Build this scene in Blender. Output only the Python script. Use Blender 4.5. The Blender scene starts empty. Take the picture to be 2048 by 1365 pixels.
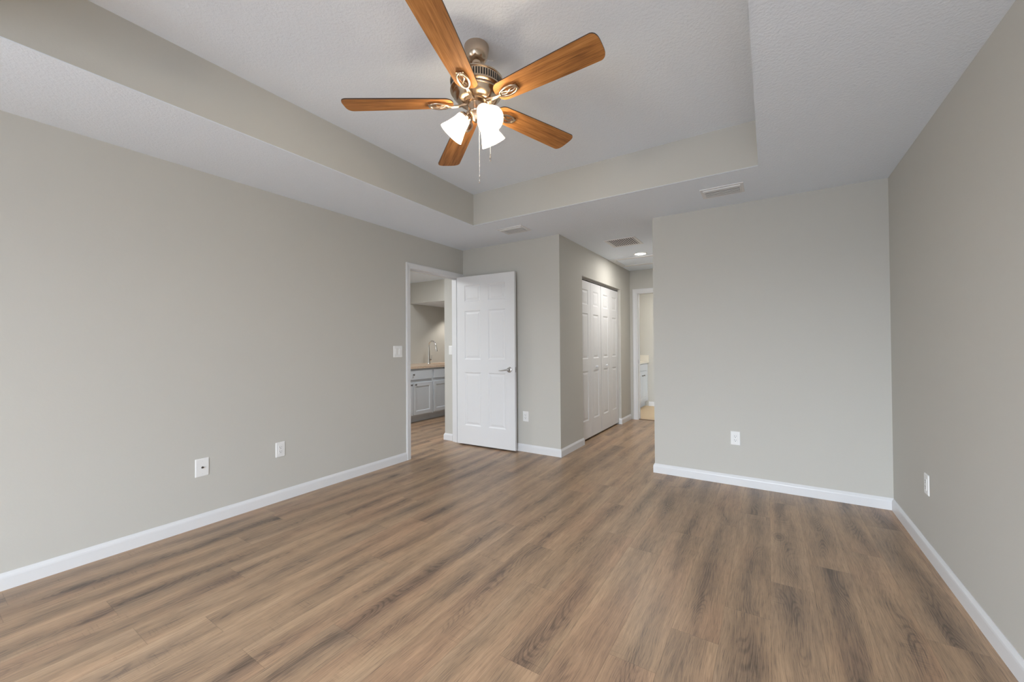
import bpy, bmesh, math, random
from mathutils import Vector, Matrix, Euler

random.seed(7)
PI = math.pi
scn = bpy.context.scene
COL = scn.collection

# ------------------------------------------------------------------ camera
cam_d = bpy.data.cameras.new('camera')
cam_d.sensor_fit = 'HORIZONTAL'
cam_d.sensor_width = 36.0
cam_d.lens = 801.705 / 2048 * 36.0
cam_d.clip_start = 0.05
cam_d.clip_end = 60
cam = bpy.data.objects.new('camera', cam_d)
COL.objects.link(cam)
RT = Vector((0.8419952, 0.5394411, -0.0068804))
UP = Vector((0.0119052, -0.0058290, 0.9999121))
FW = Vector((-0.5393536, 0.8420032, 0.0113302))
cam.matrix_world = Matrix((
    (RT.x, UP.x, -FW.x, 0.0),
    (RT.y, UP.y, -FW.y, 0.0),
    (RT.z, UP.z, -FW.z, 1.20783),
    (0, 0, 0, 1)))
scn.camera = cam

# ------------------------------------------------------------------ view, world, daylight
vs = scn.view_settings
vs.view_transform = 'Standard'
vs.look = 'None'
vs.gamma = 1.0
vs.use_curve_mapping = False
vs.exposure = 0.0
try:
    scn.cycles.use_denoising = True
    scn.cycles.max_bounces = 10
    scn.cycles.diffuse_bounces = 6
    scn.cycles.sample_clamp_indirect = 6.0
except Exception:
    pass

world = bpy.data.worlds.new('sky')
scn.world = world
world.use_nodes = True
wn = world.node_tree.nodes
# bright overcast sky over darker ground
_tc = wn.new('ShaderNodeTexCoord')
_sp = wn.new('ShaderNodeSeparateXYZ')
_rp = wn.new('ShaderNodeValToRGB')
_rp.color_ramp.elements[0].position = 0.47
_rp.color_ramp.elements[0].color = (0.19, 0.225, 0.27, 1)
_rp.color_ramp.elements[1].position = 0.53
_rp.color_ramp.elements[1].color = (0.84, 0.93, 1.04, 1)
_mr = wn.new('ShaderNodeMapRange')
_mr.inputs['From Min'].default_value = -1
_mr.inputs['From Max'].default_value = 1
_wl = world.node_tree.links
_wl.new(_tc.outputs['Generated'], _sp.inputs[0])
_wl.new(_sp.outputs[2], _mr.inputs['Value'])
_wl.new(_mr.outputs['Result'], _rp.inputs['Fac'])
_wl.new(_rp.outputs['Color'], wn['Background'].inputs[0])
wn['Background'].inputs[1].default_value = 27.3


def area_light(name, loc, target, sx, sy, power, color, portal=False):
    d = bpy.data.lights.new(name, 'AREA')
    d.shape = 'RECTANGLE'
    d.size = sx
    d.size_y = sy
    d.energy = power
    d.color = color
    o = bpy.data.objects.new(name, d)
    COL.objects.link(o)
    o.location = loc
    dr = Vector(target) - Vector(loc)
    o.rotation_euler = dr.to_track_quat('-Z', 'Y').to_euler()
    if portal:
        d.cycles.is_portal = True
    return o


def point_light(name, loc, power, color, radius=0.03):
    d = bpy.data.lights.new(name, 'POINT')
    d.energy = power
    d.color = color
    d.shadow_soft_size = radius
    o = bpy.data.objects.new(name, d)
    COL.objects.link(o)
    o.location = loc
    return o


def spot_light(name, loc, target, power, color, angle, blend=0.6, radius=0.05):
    d = bpy.data.lights.new(name, 'SPOT')
    d.energy = power
    d.color = color
    d.spot_size = angle
    d.spot_blend = blend
    d.shadow_soft_size = radius
    o = bpy.data.objects.new(name, d)
    COL.objects.link(o)
    o.location = loc
    dr = Vector(target) - Vector(loc)
    o.rotation_euler = dr.to_track_quat('-Z', 'Y').to_euler()
    return o


# room numbers (metres). x runs along the back wall, y away from the camera
XL, XR = -3.246, 0.746          # left / right wall faces
YN, YB = -2.50, 3.93            # window wall behind the camera / back wall
XH, XC = -1.9014, -0.9205       # hall left wall / hall right corner
YH = 6.54                       # hall end wall
CZ, TZ = 2.412, 2.725           # ceiling / tray ceiling
WT = 0.125                      # wall thickness
TX0, TX1, TY0, TY1 = -2.480, -0.044, 0.03, 3.169
KX, KY, KZ, KS = -5.40, 5.06, 2.335, 1.970   # kitchen back wall, bulkhead, ceiling, soffit
WINS = [(-1.10, 0.45)]       # window in the wall behind the camera
ADDED_WIN = (-2.40, -1.32)         # unseen window added in the left wall to brighten the right wall
WZ0, WZ1 = 0.06, 2.05

# window daylight portals
for a, b in WINS:
    area_light('window_daylight', ((a + b) / 2, YN - WT - 0.02, (WZ0 + WZ1) / 2), ((a + b) / 2, 2, (WZ0 + WZ1) / 2),
               b - a, WZ1 - WZ0, 1.0, (1, 1, 1), portal=True)
area_light('window_daylight', (XL - WT - 0.02, sum(ADDED_WIN) / 2, (WZ0 + WZ1) / 2), (0, sum(ADDED_WIN) / 2, (WZ0 + WZ1) / 2),
           ADDED_WIN[1] - ADDED_WIN[0], WZ1 - WZ0, 1.0, (1, 1, 1), portal=True)  # portal of the added left-wall window
# lamps of the rooms beyond the doors, plus one added for the cabinets
area_light('kitchen_light', (-4.30, 2.6, KZ - 0.03), (-4.35, 2.8, 0), 0.6, 0.9, 38, (0.95, 0.98, 1.0))
area_light('kitchen_light', (-3.85, 4.60, KZ - 0.03), (-4.05, 4.60, 0), 0.3, 0.3, 13, (0.96, 0.98, 1.0))  # second kitchen light, added to brighten the cabinet fronts
spot_light('kitchen_soffit_lamp', (-5.05, 6.0, KS - 0.02), (-5.15, 6.0, 0), 26, (1.0, 0.94, 0.86), math.radians(110))
area_light('bathroom_lamp', (-1.5, 7.3, CZ - 0.04), (-1.5, 7.3, 0), 0.5, 0.5, 13.5, (1.0, 0.94, 0.84))


# ------------------------------------------------------------------ materials
def mat(name, color, rough=0.6, metal=0.0, spec=None, bump=None, emit=None):
    m = bpy.data.materials.new(name)
    m.use_nodes = True
    nt = m.node_tree
    b = nt.nodes['Principled BSDF']
    b.inputs['Base Color'].default_value = (*color, 1)
    b.inputs['Roughness'].default_value = rough
    b.inputs['Metallic'].default_value = metal
    if spec is not None:
        b.inputs['Specular IOR Level'].default_value = spec
    if emit:
        b.inputs['Emission Color'].default_value = (*emit[0], 1)
        b.inputs['Emission Strength'].default_value = emit[1]
    if bump:
        sc, st, dist, detail = bump
        tc = nt.nodes.new('ShaderNodeTexCoord')
        nz = nt.nodes.new('ShaderNodeTexNoise')
        nz.inputs['Scale'].default_value = sc
        nz.inputs['Detail'].default_value = detail
        nz.inputs['Roughness'].default_value = 0.6
        bp = nt.nodes.new('ShaderNodeBump')
        bp.inputs['Strength'].default_value = st
        bp.inputs['Distance'].default_value = dist
        nt.links.new(tc.outputs['Object'], nz.inputs['Vector'])
        nt.links.new(nz.outputs['Fac'], bp.inputs['Height'])
        nt.links.new(bp.outputs['Normal'], b.inputs['Normal'])
    return m


M = {}
M['wall'] = mat('wall_paint', (0.538, 0.526, 0.486), 0.75, spec=0.3, bump=(90, 0.10, 0.003, 2))
M['ceiling'] = mat('ceiling_paint', (0.79, 0.845, 0.92), 0.9, spec=0.2, bump=(75, 0.6, 0.005, 3))
M['trim'] = mat('trim_paint', (0.72, 0.725, 0.735), 0.35, spec=0.4)
M['door'] = mat('door_paint', (0.72, 0.725, 0.735), 0.38, spec=0.4)
M['plastic'] = mat('white_plastic', (0.80, 0.80, 0.79), 0.35)
M['dark'] = mat('dark_slot', (0.02, 0.02, 0.02), 0.8)
M['grey_dark'] = mat('duct_shadow', (0.04, 0.04, 0.04), 0.9)
M['vent'] = mat('vent_enamel', (0.74, 0.74, 0.75), 0.45)
M['cabinet'] = mat('cabinet_paint', (0.63, 0.67, 0.72), 0.4)
M['cream'] = mat('cream_stone', (0.72, 0.68, 0.60), 0.4)
M['chrome'] = mat('chrome', (0.86, 0.85, 0.84), 0.12, metal=1.0)
M['satin'] = mat('satin_nickel', (0.50, 0.49, 0.48), 0.32, metal=1.0)
M['knob'] = mat('dark_nickel_knob', (0.18, 0.17, 0.16), 0.3, metal=1.0)
M['edge'] = mat('blade_edge', (0.045, 0.025, 0.015), 0.5)
M['strip'] = mat('threshold_strip', (0.16, 0.10, 0.06), 0.5)
M['lens'] = mat('light_lens', (0.9, 0.9, 0.88), 0.5, emit=((1.0, 0.95, 0.86), 9.0))
M['bulb'] = mat('lit_bulb', (1, 0.95, 0.85), 0.5, emit=((1.0, 0.915, 0.80), 430.0))
M['bath_floor'] = mat('bathroom_vinyl', (0.58, 0.44, 0.28), 0.5, bump=(20, 0.05, 0.002, 2))


def brushed_nickel():
    m = mat('brushed_nickel', (0.58, 0.46, 0.35), 0.27, metal=1.0)
    nt = m.node_tree
    b = nt.nodes['Principled BSDF']
    tc = nt.nodes.new('ShaderNodeTexCoord')
    mp = nt.nodes.new('ShaderNodeMapping')
    mp.inputs['Scale'].default_value = (8, 8, 600)
    nz = nt.nodes.new('ShaderNodeTexNoise')
    nz.inputs['Scale'].default_value = 1.0
    nz.inputs['Detail'].default_value = 2
    mr = nt.nodes.new('ShaderNodeMapRange')
    mr.inputs['To Min'].default_value = 0.19
    mr.inputs['To Max'].default_value = 0.25
    nt.links.new(tc.outputs['Object'], mp.inputs['Vector'])
    nt.links.new(mp.outputs['Vector'], nz.inputs['Vector'])
    nt.links.new(nz.outputs['Fac'], mr.inputs['Value'])
    nt.links.new(mr.outputs['Result'], b.inputs['Roughness'])
    return m


M['nickel'] = brushed_nickel()


def shade_glass():
    """frosted glass: scatters most of the bulb's light, lets some straight through"""
    m = bpy.data.materials.new('frosted_shade')
    m.use_nodes = True
    nt = m.node_tree
    nt.nodes.remove(nt.nodes['Principled BSDF'])
    out = nt.nodes['Material Output']
    tr = nt.nodes.new('ShaderNodeBsdfTranslucent')
    tr.inputs['Color'].default_value = (0.80, 0.72, 0.58, 1)
    df = nt.nodes.new('ShaderNodeBsdfDiffuse')
    df.inputs['Color'].default_value = (0.92, 0.90, 0.86, 1)
    tp = nt.nodes.new('ShaderNodeBsdfTransparent')
    tp.inputs['Color'].default_value = (1.0, 0.96, 0.88, 1)
    m1 = nt.nodes.new('ShaderNodeMixShader')
    m1.inputs[0].default_value = 0.45
    m2 = nt.nodes.new('ShaderNodeMixShader')
    m2.inputs[0].default_value = 0.35
    nt.links.new(tr.outputs[0], m1.inputs[1])
    nt.links.new(df.outputs[0], m1.inputs[2])
    nt.links.new(m1.outputs[0], m2.inputs[1])
    nt.links.new(tp.outputs[0], m2.inputs[2])
    nt.links.new(m2.outputs[0], out.inputs['Surface'])
    return m


M['shade'] = shade_glass()


class NT:
    """tiny helper for building node graphs"""
    def __init__(self, m):
        self.nt = m.node_tree

    def n(self, t, **kw):
        x = self.nt.nodes.new(t)
        for k, v in kw.items():
            setattr(x, k, v)
        return x

    def link(self, a, b):
        self.nt.links.new(a, b)

    def math(self, op, a, b=None, c=None):
        x = self.n('ShaderNodeMath', operation=op)
        for i, s in enumerate((a, b, c)):
            if s is None:
                continue
            if isinstance(s, (int, float)):
                x.inputs[i].default_value = s
            else:
                self.link(s, x.inputs[i])
        return x.outputs[0]

    def comb(self, a, b, c):
        x = self.n('ShaderNodeCombineXYZ')
        for i, s in enumerate((a, b, c)):
            if isinstance(s, (int, float)):
                x.inputs[i].default_value = s
            else:
                self.link(s, x.inputs[i])
        return x.outputs[0]

    def noise(self, vec, scale, detail=2, rough=0.5, dist=0.0):
        x = self.n('ShaderNodeTexNoise')
        x.inputs['Scale'].default_value = scale
        x.inputs['Detail'].default_value = detail
        x.inputs['Roughness'].default_value = rough
        x.inputs['Distortion'].default_value = dist
        self.link(vec, x.inputs['Vector'])
        return x.outputs['Fac']

    def ramp(self, fac, stops):
        x = self.n('ShaderNodeValToRGB')
        el = x.color_ramp.elements
        while len(el) < len(stops):
            el.new(0.5)
        for e, (p, c) in zip(el, stops):
            e.position = p
            e.color = (*c, 1) if len(c) == 3 else c
        self.link(fac, x.inputs['Fac'])
        return x.outputs['Color']

    def mix(self, fac, a, b, mode='MIX'):
        x = self.n('ShaderNodeMix', data_type='RGBA', blend_type=mode)
        for i, s in ((0, fac), (6, a), (7, b)):
            if isinstance(s, (int, float)):
                x.inputs[i].default_value = s
            elif isinstance(s, tuple):
                x.inputs[i].default_value = (*s, 1)
            else:
                self.link(s, x.inputs[i])
        return x.outputs[2]

    def maprange(self, v, a, b, c, d):
        x = self.n('ShaderNodeMapRange')
        self.link(v, x.inputs['Value'])
        for k, s in zip(('From Min', 'From Max', 'To Min', 'To Max'), (a, b, c, d)):
            x.inputs[k].default_value = s
        return x.outputs['Result']


def floor_wood():
    """oak-look vinyl planks 178 mm wide and 1.22 m long, laid along y"""
    m = mat('plank_floor', (0.4, 0.3, 0.2), 0.42, spec=0.45)
    g = NT(m)
    b = m.node_tree.nodes['Principled BSDF']
    tc = g.n('ShaderNodeTexCoord')
    sp = g.n('ShaderNodeSeparateXYZ')
    g.link(tc.outputs['Object'], sp.inputs[0])
    X, Y = sp.outputs[0], sp.outputs[1]
    W, LN, X0 = 0.178, 1.22, -0.007
    u = g.math('DIVIDE', g.math('SUBTRACT', X, X0), W)
    row = g.math('FLOOR', u)
    fu = g.math('SUBTRACT', u, row)
    # where the butt joint of each row lies
    rnd = random.Random(3)
    known = {-1: 2.09, -2: 1.81, 0: 2.43, 1: 2.73, 2: 3.02, -3: 2.75, -4: 2.40, -6: 1.77, -11: 1.516}
    vals = []
    for k in range(-26, 6):
        yj = known.get(k, rnd.random() * LN)
        vals.append((yj / LN) % 1.0)
    rp = g.n('ShaderNodeValToRGB')
    rp.color_ramp.interpolation = 'CONSTANT'
    el = rp.color_ramp.elements
    while len(el) < len(vals):
        el.new(1.0)
    for i, v_ in enumerate(vals):
        el[i].position = i / len(vals)
        el[i].color = (v_, v_, v_, 1)
    g.link(g.math('DIVIDE', g.math('ADD', row, 26.5), 32.0), rp.inputs['Fac'])
    off = rp.outputs['Color']
    v = g.math('ADD', g.math('SUBTRACT', g.math('DIVIDE', Y, LN), off), 20.0)
    colm = g.math('FLOOR', v)
    fv = g.math('SUBTRACT', v, colm)
    wn2 = g.n('ShaderNodeTexWhiteNoise', noise_dimensions='2D')
    g.link(g.comb(g.math('ADD', row, 5.3), colm, 0), wn2.inputs['Vector'])
    pid = wn2.outputs['Value']
    wn3 = g.n('ShaderNodeTexWhiteNoise', noise_dimensions='2D')
    g.link(g.comb(g.math('ADD', row, 31.7), g.math('ADD', colm, 11.3), 0), wn3.inputs['Vector'])
    pid2 = wn3.outputs['Value']
    px = g.math('ADD', X, g.math('MULTIPLY', pid, 37.0))
    py = g.math('ADD', Y, g.math('MULTIPLY', pid2, 53.0))
    # dark heart running down the plank, lighter along its edges
    wander = g.noise(g.comb(g.math('MULTIPLY', px, 0.6), g.math('MULTIPLY', py, 1.3), 2.0), 1.0, 2, 0.5)
    c = g.math('ABSOLUTE', g.math('ADD', g.math('SUBTRACT', fu, 0.5), g.math('MULTIPLY', g.math('SUBTRACT', wander, 0.5), 1.1)))
    heart = g.maprange(c, 0.02, 0.42, 1.0, 0.0)
    along = g.maprange(g.noise(g.comb(g.math('MULTIPLY', px, 2.0), g.math('MULTIPLY', py, 1.15), 0), 1.0, 3, 0.6), 0.32, 0.68, 0.10, 1.0)
    dark = g.math('MULTIPLY', heart, along)
    broad = g.noise(g.comb(g.math('MULTIPLY', px, 11.0), g.math('MULTIPLY', py, 1.1), 0), 1.0, 3, 0.5, 0.3)
    # grain lines and pores
    wob = g.noise(g.comb(g.math('MULTIPLY', px, 3.0), g.math('MULTIPLY', py, 2.2), 3.1), 1.0, 2, 0.5)
    gx = g.math('ADD', px, g.math('MULTIPLY', wob, 0.05))
    grain = g.noise(g.comb(g.math('MULTIPLY', gx, 210.0), g.math('MULTIPLY', py, 6.0), 0), 1.0, 4, 0.75)
    grain2 = g.noise(g.comb(g.math('MULTIPLY', gx, 45.0), g.math('MULTIPLY', py, 2.0), 7.0), 1.0, 3, 0.55)
    pores = g.noise(g.comb(g.math('MULTIPLY', gx, 480.0), g.math('MULTIPLY', py, 10.0), 5.0), 1.0, 2, 0.6)
    # cathedral figure within the heart
    ring = g.noise(g.comb(g.math('MULTIPLY', px, 7.0), g.math('MULTIPLY', py, 1.2), 9.0), 1.0, 1, 0.4)
    rw = g.maprange(g.math('SINE', g.math('MULTIPLY', ring, 230.0)), -0.1, 1.0, 0.0, 1.0)
    rmask = g.maprange(dark, 0.25, 0.7, 0.0, 1.0)
    # knots
    vor = g.n('ShaderNodeTexVoronoi', feature='F1')
    vor.inputs['Scale'].default_value = 1.0
    g.link(g.comb(g.math('MULTIPLY', px, 2.4), g.math('MULTIPLY', py, 1.05), 0), vor.inputs['Vector'])
    knot = g.maprange(vor.outputs['Distance'], 0.012, 0.085, 1.0, 0.0)
    kring = g.maprange(vor.outputs['Distance'], 0.06, 0.22, 1.0, 0.0)
    kwave = g.maprange(g.math('SINE', g.math('MULTIPLY', vor.outputs['Distance'], 210.0)), 0.0, 1.0, 0.0, 1.0)
    # saw marks across a few planks
    saw = g.noise(g.comb(g.math('MULTIPLY', px, 9.0), g.math('MULTIPLY', py, 170.0), 2.0), 1.0, 1, 0.5)
    smask = g.maprange(g.noise(g.comb(g.math('MULTIPLY', px, 8.0), g.math('MULTIPLY', py, 1.6), 27.0), 1.0, 1, 0.5), 0.57, 0.66, 0.0, 1.0)

    t = g.math('SUBTRACT', 0.70, g.math('MULTIPLY', dark, 0.38))
    t = g.math('ADD', t, g.math('MULTIPLY', g.math('SUBTRACT', broad, 0.5), 0.75))
    t = g.math('ADD', t, g.math('MULTIPLY', g.math('SUBTRACT', grain, 0.5), 0.95))
    t = g.math('ADD', t, g.math('MULTIPLY', g.math('SUBTRACT', grain2, 0.5), 0.40))
    t = g.math('ADD', t, g.math('MULTIPLY', g.math('SUBTRACT', pid, 0.5), 0.16))
    t = g.math('SUBTRACT', t, g.math('MULTIPLY', g.math('MULTIPLY', rmask, rw), 0.20))
    t = g.math('SUBTRACT', t, g.math('MULTIPLY', g.math('MULTIPLY', smask, g.maprange(saw, 0.55, 0.75, 0.0, 1.0)), 0.16))
    t = g.math('SUBTRACT', t, g.math('MULTIPLY', g.math('MULTIPLY', kring, kwave), 0.16))
    t = g.math('SUBTRACT', t, g.math('MULTIPLY', knot, 0.40))
    t = g.math('SUBTRACT', t, g.math('MULTIPLY', g.maprange(pores, 0.53, 0.64, 0.0, 1.0), 0.27))
    col = g.ramp(t, [(0.0, (0.105, 0.073, 0.052)), (0.28, (0.208, 0.145, 0.101)), (0.50, (0.318, 0.215, 0.138)),
                     (0.76, (0.440, 0.298, 0.186)), (1.0, (0.545, 0.378, 0.242))])
    # rosy and greyish patches
    hn = g.noise(g.comb(g.math('MULTIPLY', px, 3.0), g.math('MULTIPLY', py, 0.9), 41.0), 1.0, 2, 0.5)
    rosy = g.mix(g.maprange(hn, 0.50, 0.68, 0.0, 0.40), col, g.mix(1.0, col, (1.04, 0.90, 0.90), 'MULTIPLY'))
    hue = g.mix(g.maprange(hn, 0.50, 0.32, 0.0, 0.40), rosy, g.mix(1.0, col, (0.92, 0.97, 1.06), 'MULTIPLY'))
    # seams
    eu = g.math('MULTIPLY', g.math('MINIMUM', fu, g.math('SUBTRACT', 1.0, fu)), W)
    ev = g.math('MULTIPLY', g.math('MINIMUM', fv, g.math('SUBTRACT', 1.0, fv)), LN)
    e = g.math('MINIMUM', eu, ev)
    seam = g.maprange(e, 0.0003, 0.0014, 1.0, 0.0)
    fin = g.mix(g.math('MULTIPLY', seam, 0.40), hue, (0.07, 0.045, 0.03))
    g.link(fin, b.inputs['Base Color'])
    rgh = g.maprange(grain, 0.3, 0.7, 0.28, 0.42)
    g.link(rgh, b.inputs['Roughness'])
    bp = g.n('ShaderNodeBump')
    bp.inputs['Strength'].default_value = 0.25
    bp.inputs['Distance'].default_value = 0.001
    g.link(g.math('SUBTRACT', grain, seam), bp.inputs['Height'])
    g.link(bp.outputs['Normal'], b.inputs['Normal'])
    return m


def blade_wood():
    m = mat('blade_wood', (0.3, 0.15, 0.06), 0.55, spec=0.2)
    g = NT(m)
    b = m.node_tree.nodes['Principled BSDF']
    tc = g.n('ShaderNodeTexCoord')
    oi = g.n('ShaderNodeObjectInfo')
    sp = g.n('ShaderNodeSeparateXYZ')
    g.link(tc.outputs['Object'], sp.inputs[0])
    X, Y = sp.outputs[0], sp.outputs[1]
    r = g.math('MULTIPLY', oi.outputs['Random'], 20.0)
    a = g.noise(g.comb(g.math('MULTIPLY', X, 2.5), g.math('MULTIPLY', Y, 30.0), r), 1.0, 3, 0.6, 0.5)
    c = g.noise(g.comb(g.math('MULTIPLY', X, 10.0), g.math('MULTIPLY', Y, 220.0), r), 1.0, 2, 0.6)
    t = g.math('ADD', g.math('MULTIPLY', a, 0.65), g.math('MULTIPLY', c, 0.35))
    col = g.ramp(t, [(0.30, (0.135, 0.056, 0.020)), (0.5, (0.38, 0.162, 0.048)), (0.70, (0.55, 0.265, 0.088))])
    g.link(col, b.inputs['Base Color'])
    return m


def counter_stone():
    m = mat('counter_laminate', (0.60, 0.47, 0.36), 0.35)
    g = NT(m)
    b = m.node_tree.nodes['Principled BSDF']
    tc = g.n('ShaderNodeTexCoord')
    a = g.noise(tc.outputs['Object'], 60, 3, 0.6)
    col = g.ramp(a, [(0.35, (0.50, 0.38, 0.28)), (0.65, (0.66, 0.52, 0.40))])
    g.link(col, b.inputs['Base Color'])
    return m


M['floor'] = floor_wood()
M['blade'] = blade_wood()
M['counter'] = counter_stone()


# ------------------------------------------------------------------ mesh helpers
def new_bm():
    return bmesh.new()


def obj(name, bm, m, parent=None, loc=None, rot=None, smooth=False, bevel=None, kind=None):
    me = bpy.data.meshes.new(name)
    bmesh.ops.recalc_face_normals(bm, faces=bm.faces)
    bm.to_mesh(me)
    bm.free()
    ms = m if isinstance(m, (list, tuple)) else [m]
    for x in ms:
        me.materials.append(M[x])
    if smooth:
        for p in me.polygons:
            p.use_smooth = True
    o = bpy.data.objects.new(name, me)
    COL.objects.link(o)
    if parent is not None:
        o.parent = parent
    if loc is not None:
        o.location = loc
    if rot is not None:
        o.rotation_euler = rot
    if bevel:
        md = o.modifiers.new('bevel', 'BEVEL')
        md.width = bevel
        md.segments = 2
        md.limit_method = 'ANGLE'
        md.angle_limit = math.radians(40)
    if smooth:
        try:
            md2 = o.modifiers.new('ws', 'WEIGHTED_NORMAL')
            md2.keep_sharp = True
            me.set_sharp_from_angle(angle=math.radians(38))
        except Exception:
            pass
    if kind:
        o['kind'] = kind
    return o


def thing(name, label, cat, loc=(0, 0, 0), rot=(0, 0, 0), group=None):
    o = bpy.data.objects.new(name, None)
    o.empty_display_size = 0.05
    COL.objects.link(o)
    o.location = loc
    o.rotation_euler = rot
    o['label'] = label
    o['category'] = cat
    if group:
        o['group'] = group
    return o


def tag(o, label, cat, group=None):
    o['label'] = label
    o['category'] = cat
    if group:
        o['group'] = group
    return o


def box(bm, x0, x1, y0, y1, z0, z1, mi=0):
    vs_ = [bm.verts.new((x, y, z)) for z in (z0, z1) for y in (y0, y1) for x in (x0, x1)]
    fs = [(0, 2, 3, 1), (4, 5, 7, 6), (0, 1, 5, 4), (2, 6, 7, 3), (0, 4, 6, 2), (1, 3, 7, 5)]
    for f in fs:
        bm.faces.new([vs_[i] for i in f]).material_index = mi
    return vs_


def tube(bm, pts, r, seg=10, closed=False, mi=0, cap=True):
    """round tube along a polyline; r is a number or one radius per point"""
    pts = [Vector(p) for p in pts]
    n = len(pts)
    rs = r if isinstance(r, (list, tuple)) else [r] * n
    rings = []
    prev = None
    for i, p in enumerate(pts):
        if closed:
            t = (pts[(i + 1) % n] - pts[i - 1]).normalized()
        else:
            t = (pts[min(i + 1, n - 1)] - pts[max(i - 1, 0)]).normalized()
        if prev is None:
            a = t.orthogonal().normalized()
        else:
            a = (prev - t * prev.dot(t))
            a = a.normalized() if a.length > 1e-6 else t.orthogonal().normalized()
        prev = a
        b = t.cross(a)
        rings.append([bm.verts.new(p + (a * math.cos(2 * PI * k / seg) + b * math.sin(2 * PI * k / seg)) * rs[i]) for k in range(seg)])
    m = n if closed else n - 1
    for i in range(m):
        A, B = rings[i], rings[(i + 1) % n]
        for k in range(seg):
            bm.faces.new((A[k], A[(k + 1) % seg], B[(k + 1) % seg], B[k])).material_index = mi
    if not closed and cap:
        bm.faces.new(rings[0][::-1]).material_index = mi
        bm.faces.new(rings[-1]).material_index = mi


def lathe(bm, prof, seg=48, mi=0, mtx=None, cap0=False, cap1=False):
    """profile of (radius, z); around z"""
    rings = []
    for r, z in prof:
        ring = []
        for k in range(seg):
            a = 2 * PI * k / seg
            p = Vector((r * math.cos(a), r * math.sin(a), z))
            if mtx is not None:
                p = mtx @ p
            ring.append(bm.verts.new(p))
        rings.append(ring)
    for A, B in zip(rings[:-1], rings[1:]):
        for k in range(seg):
            bm.faces.new((A[k], A[(k + 1) % seg], B[(k + 1) % seg], B[k])).material_index = mi
    if cap0:
        bm.faces.new(rings[0][::-1]).material_index = mi
    if cap1:
        bm.faces.new(rings[-1]).material_index = mi


def sweep(bm, path, prof, side=1, closed=False):
    """sweep a (offset, height) profile along a 2D floor path with mitred corners; offset goes to the left of travel * side"""
    n = len(path)
    P = [Vector((x, y)) for x, y in path]
    rings = []
    for i in range(n):
        d0 = (P[i] - P[i - 1]).normalized() if i > 0 else None
        d1 = (P[i + 1] - P[i]).normalized() if i < n - 1 else None
        if d0 is None:
            d0 = d1
        if d1 is None:
            d1 = d0
        n0 = Vector((-d0.y, d0.x)) * side
        n1 = Vector((-d1.y, d1.x)) * side
        mm = n0 + n1
        mm = mm / max(1e-6, mm.dot(n0))
        rings.append([bm.verts.new((P[i].x + mm.x * o, P[i].y + mm.y * o, z)) for o, z in prof])
    k = len(prof)
    for A, B in zip(rings[:-1], rings[1:]):
        for j in range(k):
            bm.faces.new((A[j], A[(j + 1) % k], B[(j + 1) % k], B[j]))
    bm.faces.new(rings[0][::-1])
    bm.faces.new(rings[-1])


BASE_PROF = [(0, 0), (0.013, 0), (0.013, 0.060), (0.0115, 0.068), (0.006, 0.078), (0.003, 0.085), (0, 0.085)]


def baseboard(name, path, side=1):
    bm = new_bm()
    sweep(bm, path, BASE_PROF, side)
    return obj(name, bm, 'trim', kind='structure')


CASE_PROF = [(0, 0), (0, 0.009), (0.006, 0.011), (0.018, 0.0115), (0.036, 0.015), (0.050, 0.0165), (0.057, 0.013), (0.057, 0)]


def casing(bm, a0, a1, ztop, to3):
    """door casing: inner edges a0,a1 along the wall, inner top ztop; to3(a, z, w) gives the point"""
    inner = [(a0, 0.0, -1, 0), (a0, ztop, -1, 1), (a1, ztop, 1, 1), (a1, 0.0, 1, 0)]
    rings = []
    for a, z, da, dz in inner:
        rings.append([bm.verts.new(to3(a + da * u, z + dz * u, w)) for u, w in CASE_PROF])
    k = len(CASE_PROF)
    for A, B in zip(rings[:-1], rings[1:]):
        for j in range(k):
            bm.faces.new((A[j], A[(j + 1) % k], B[(j + 1) % k], B[j]))
    bm.faces.new(rings[0])
    bm.faces.new(rings[-1][::-1])


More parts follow.
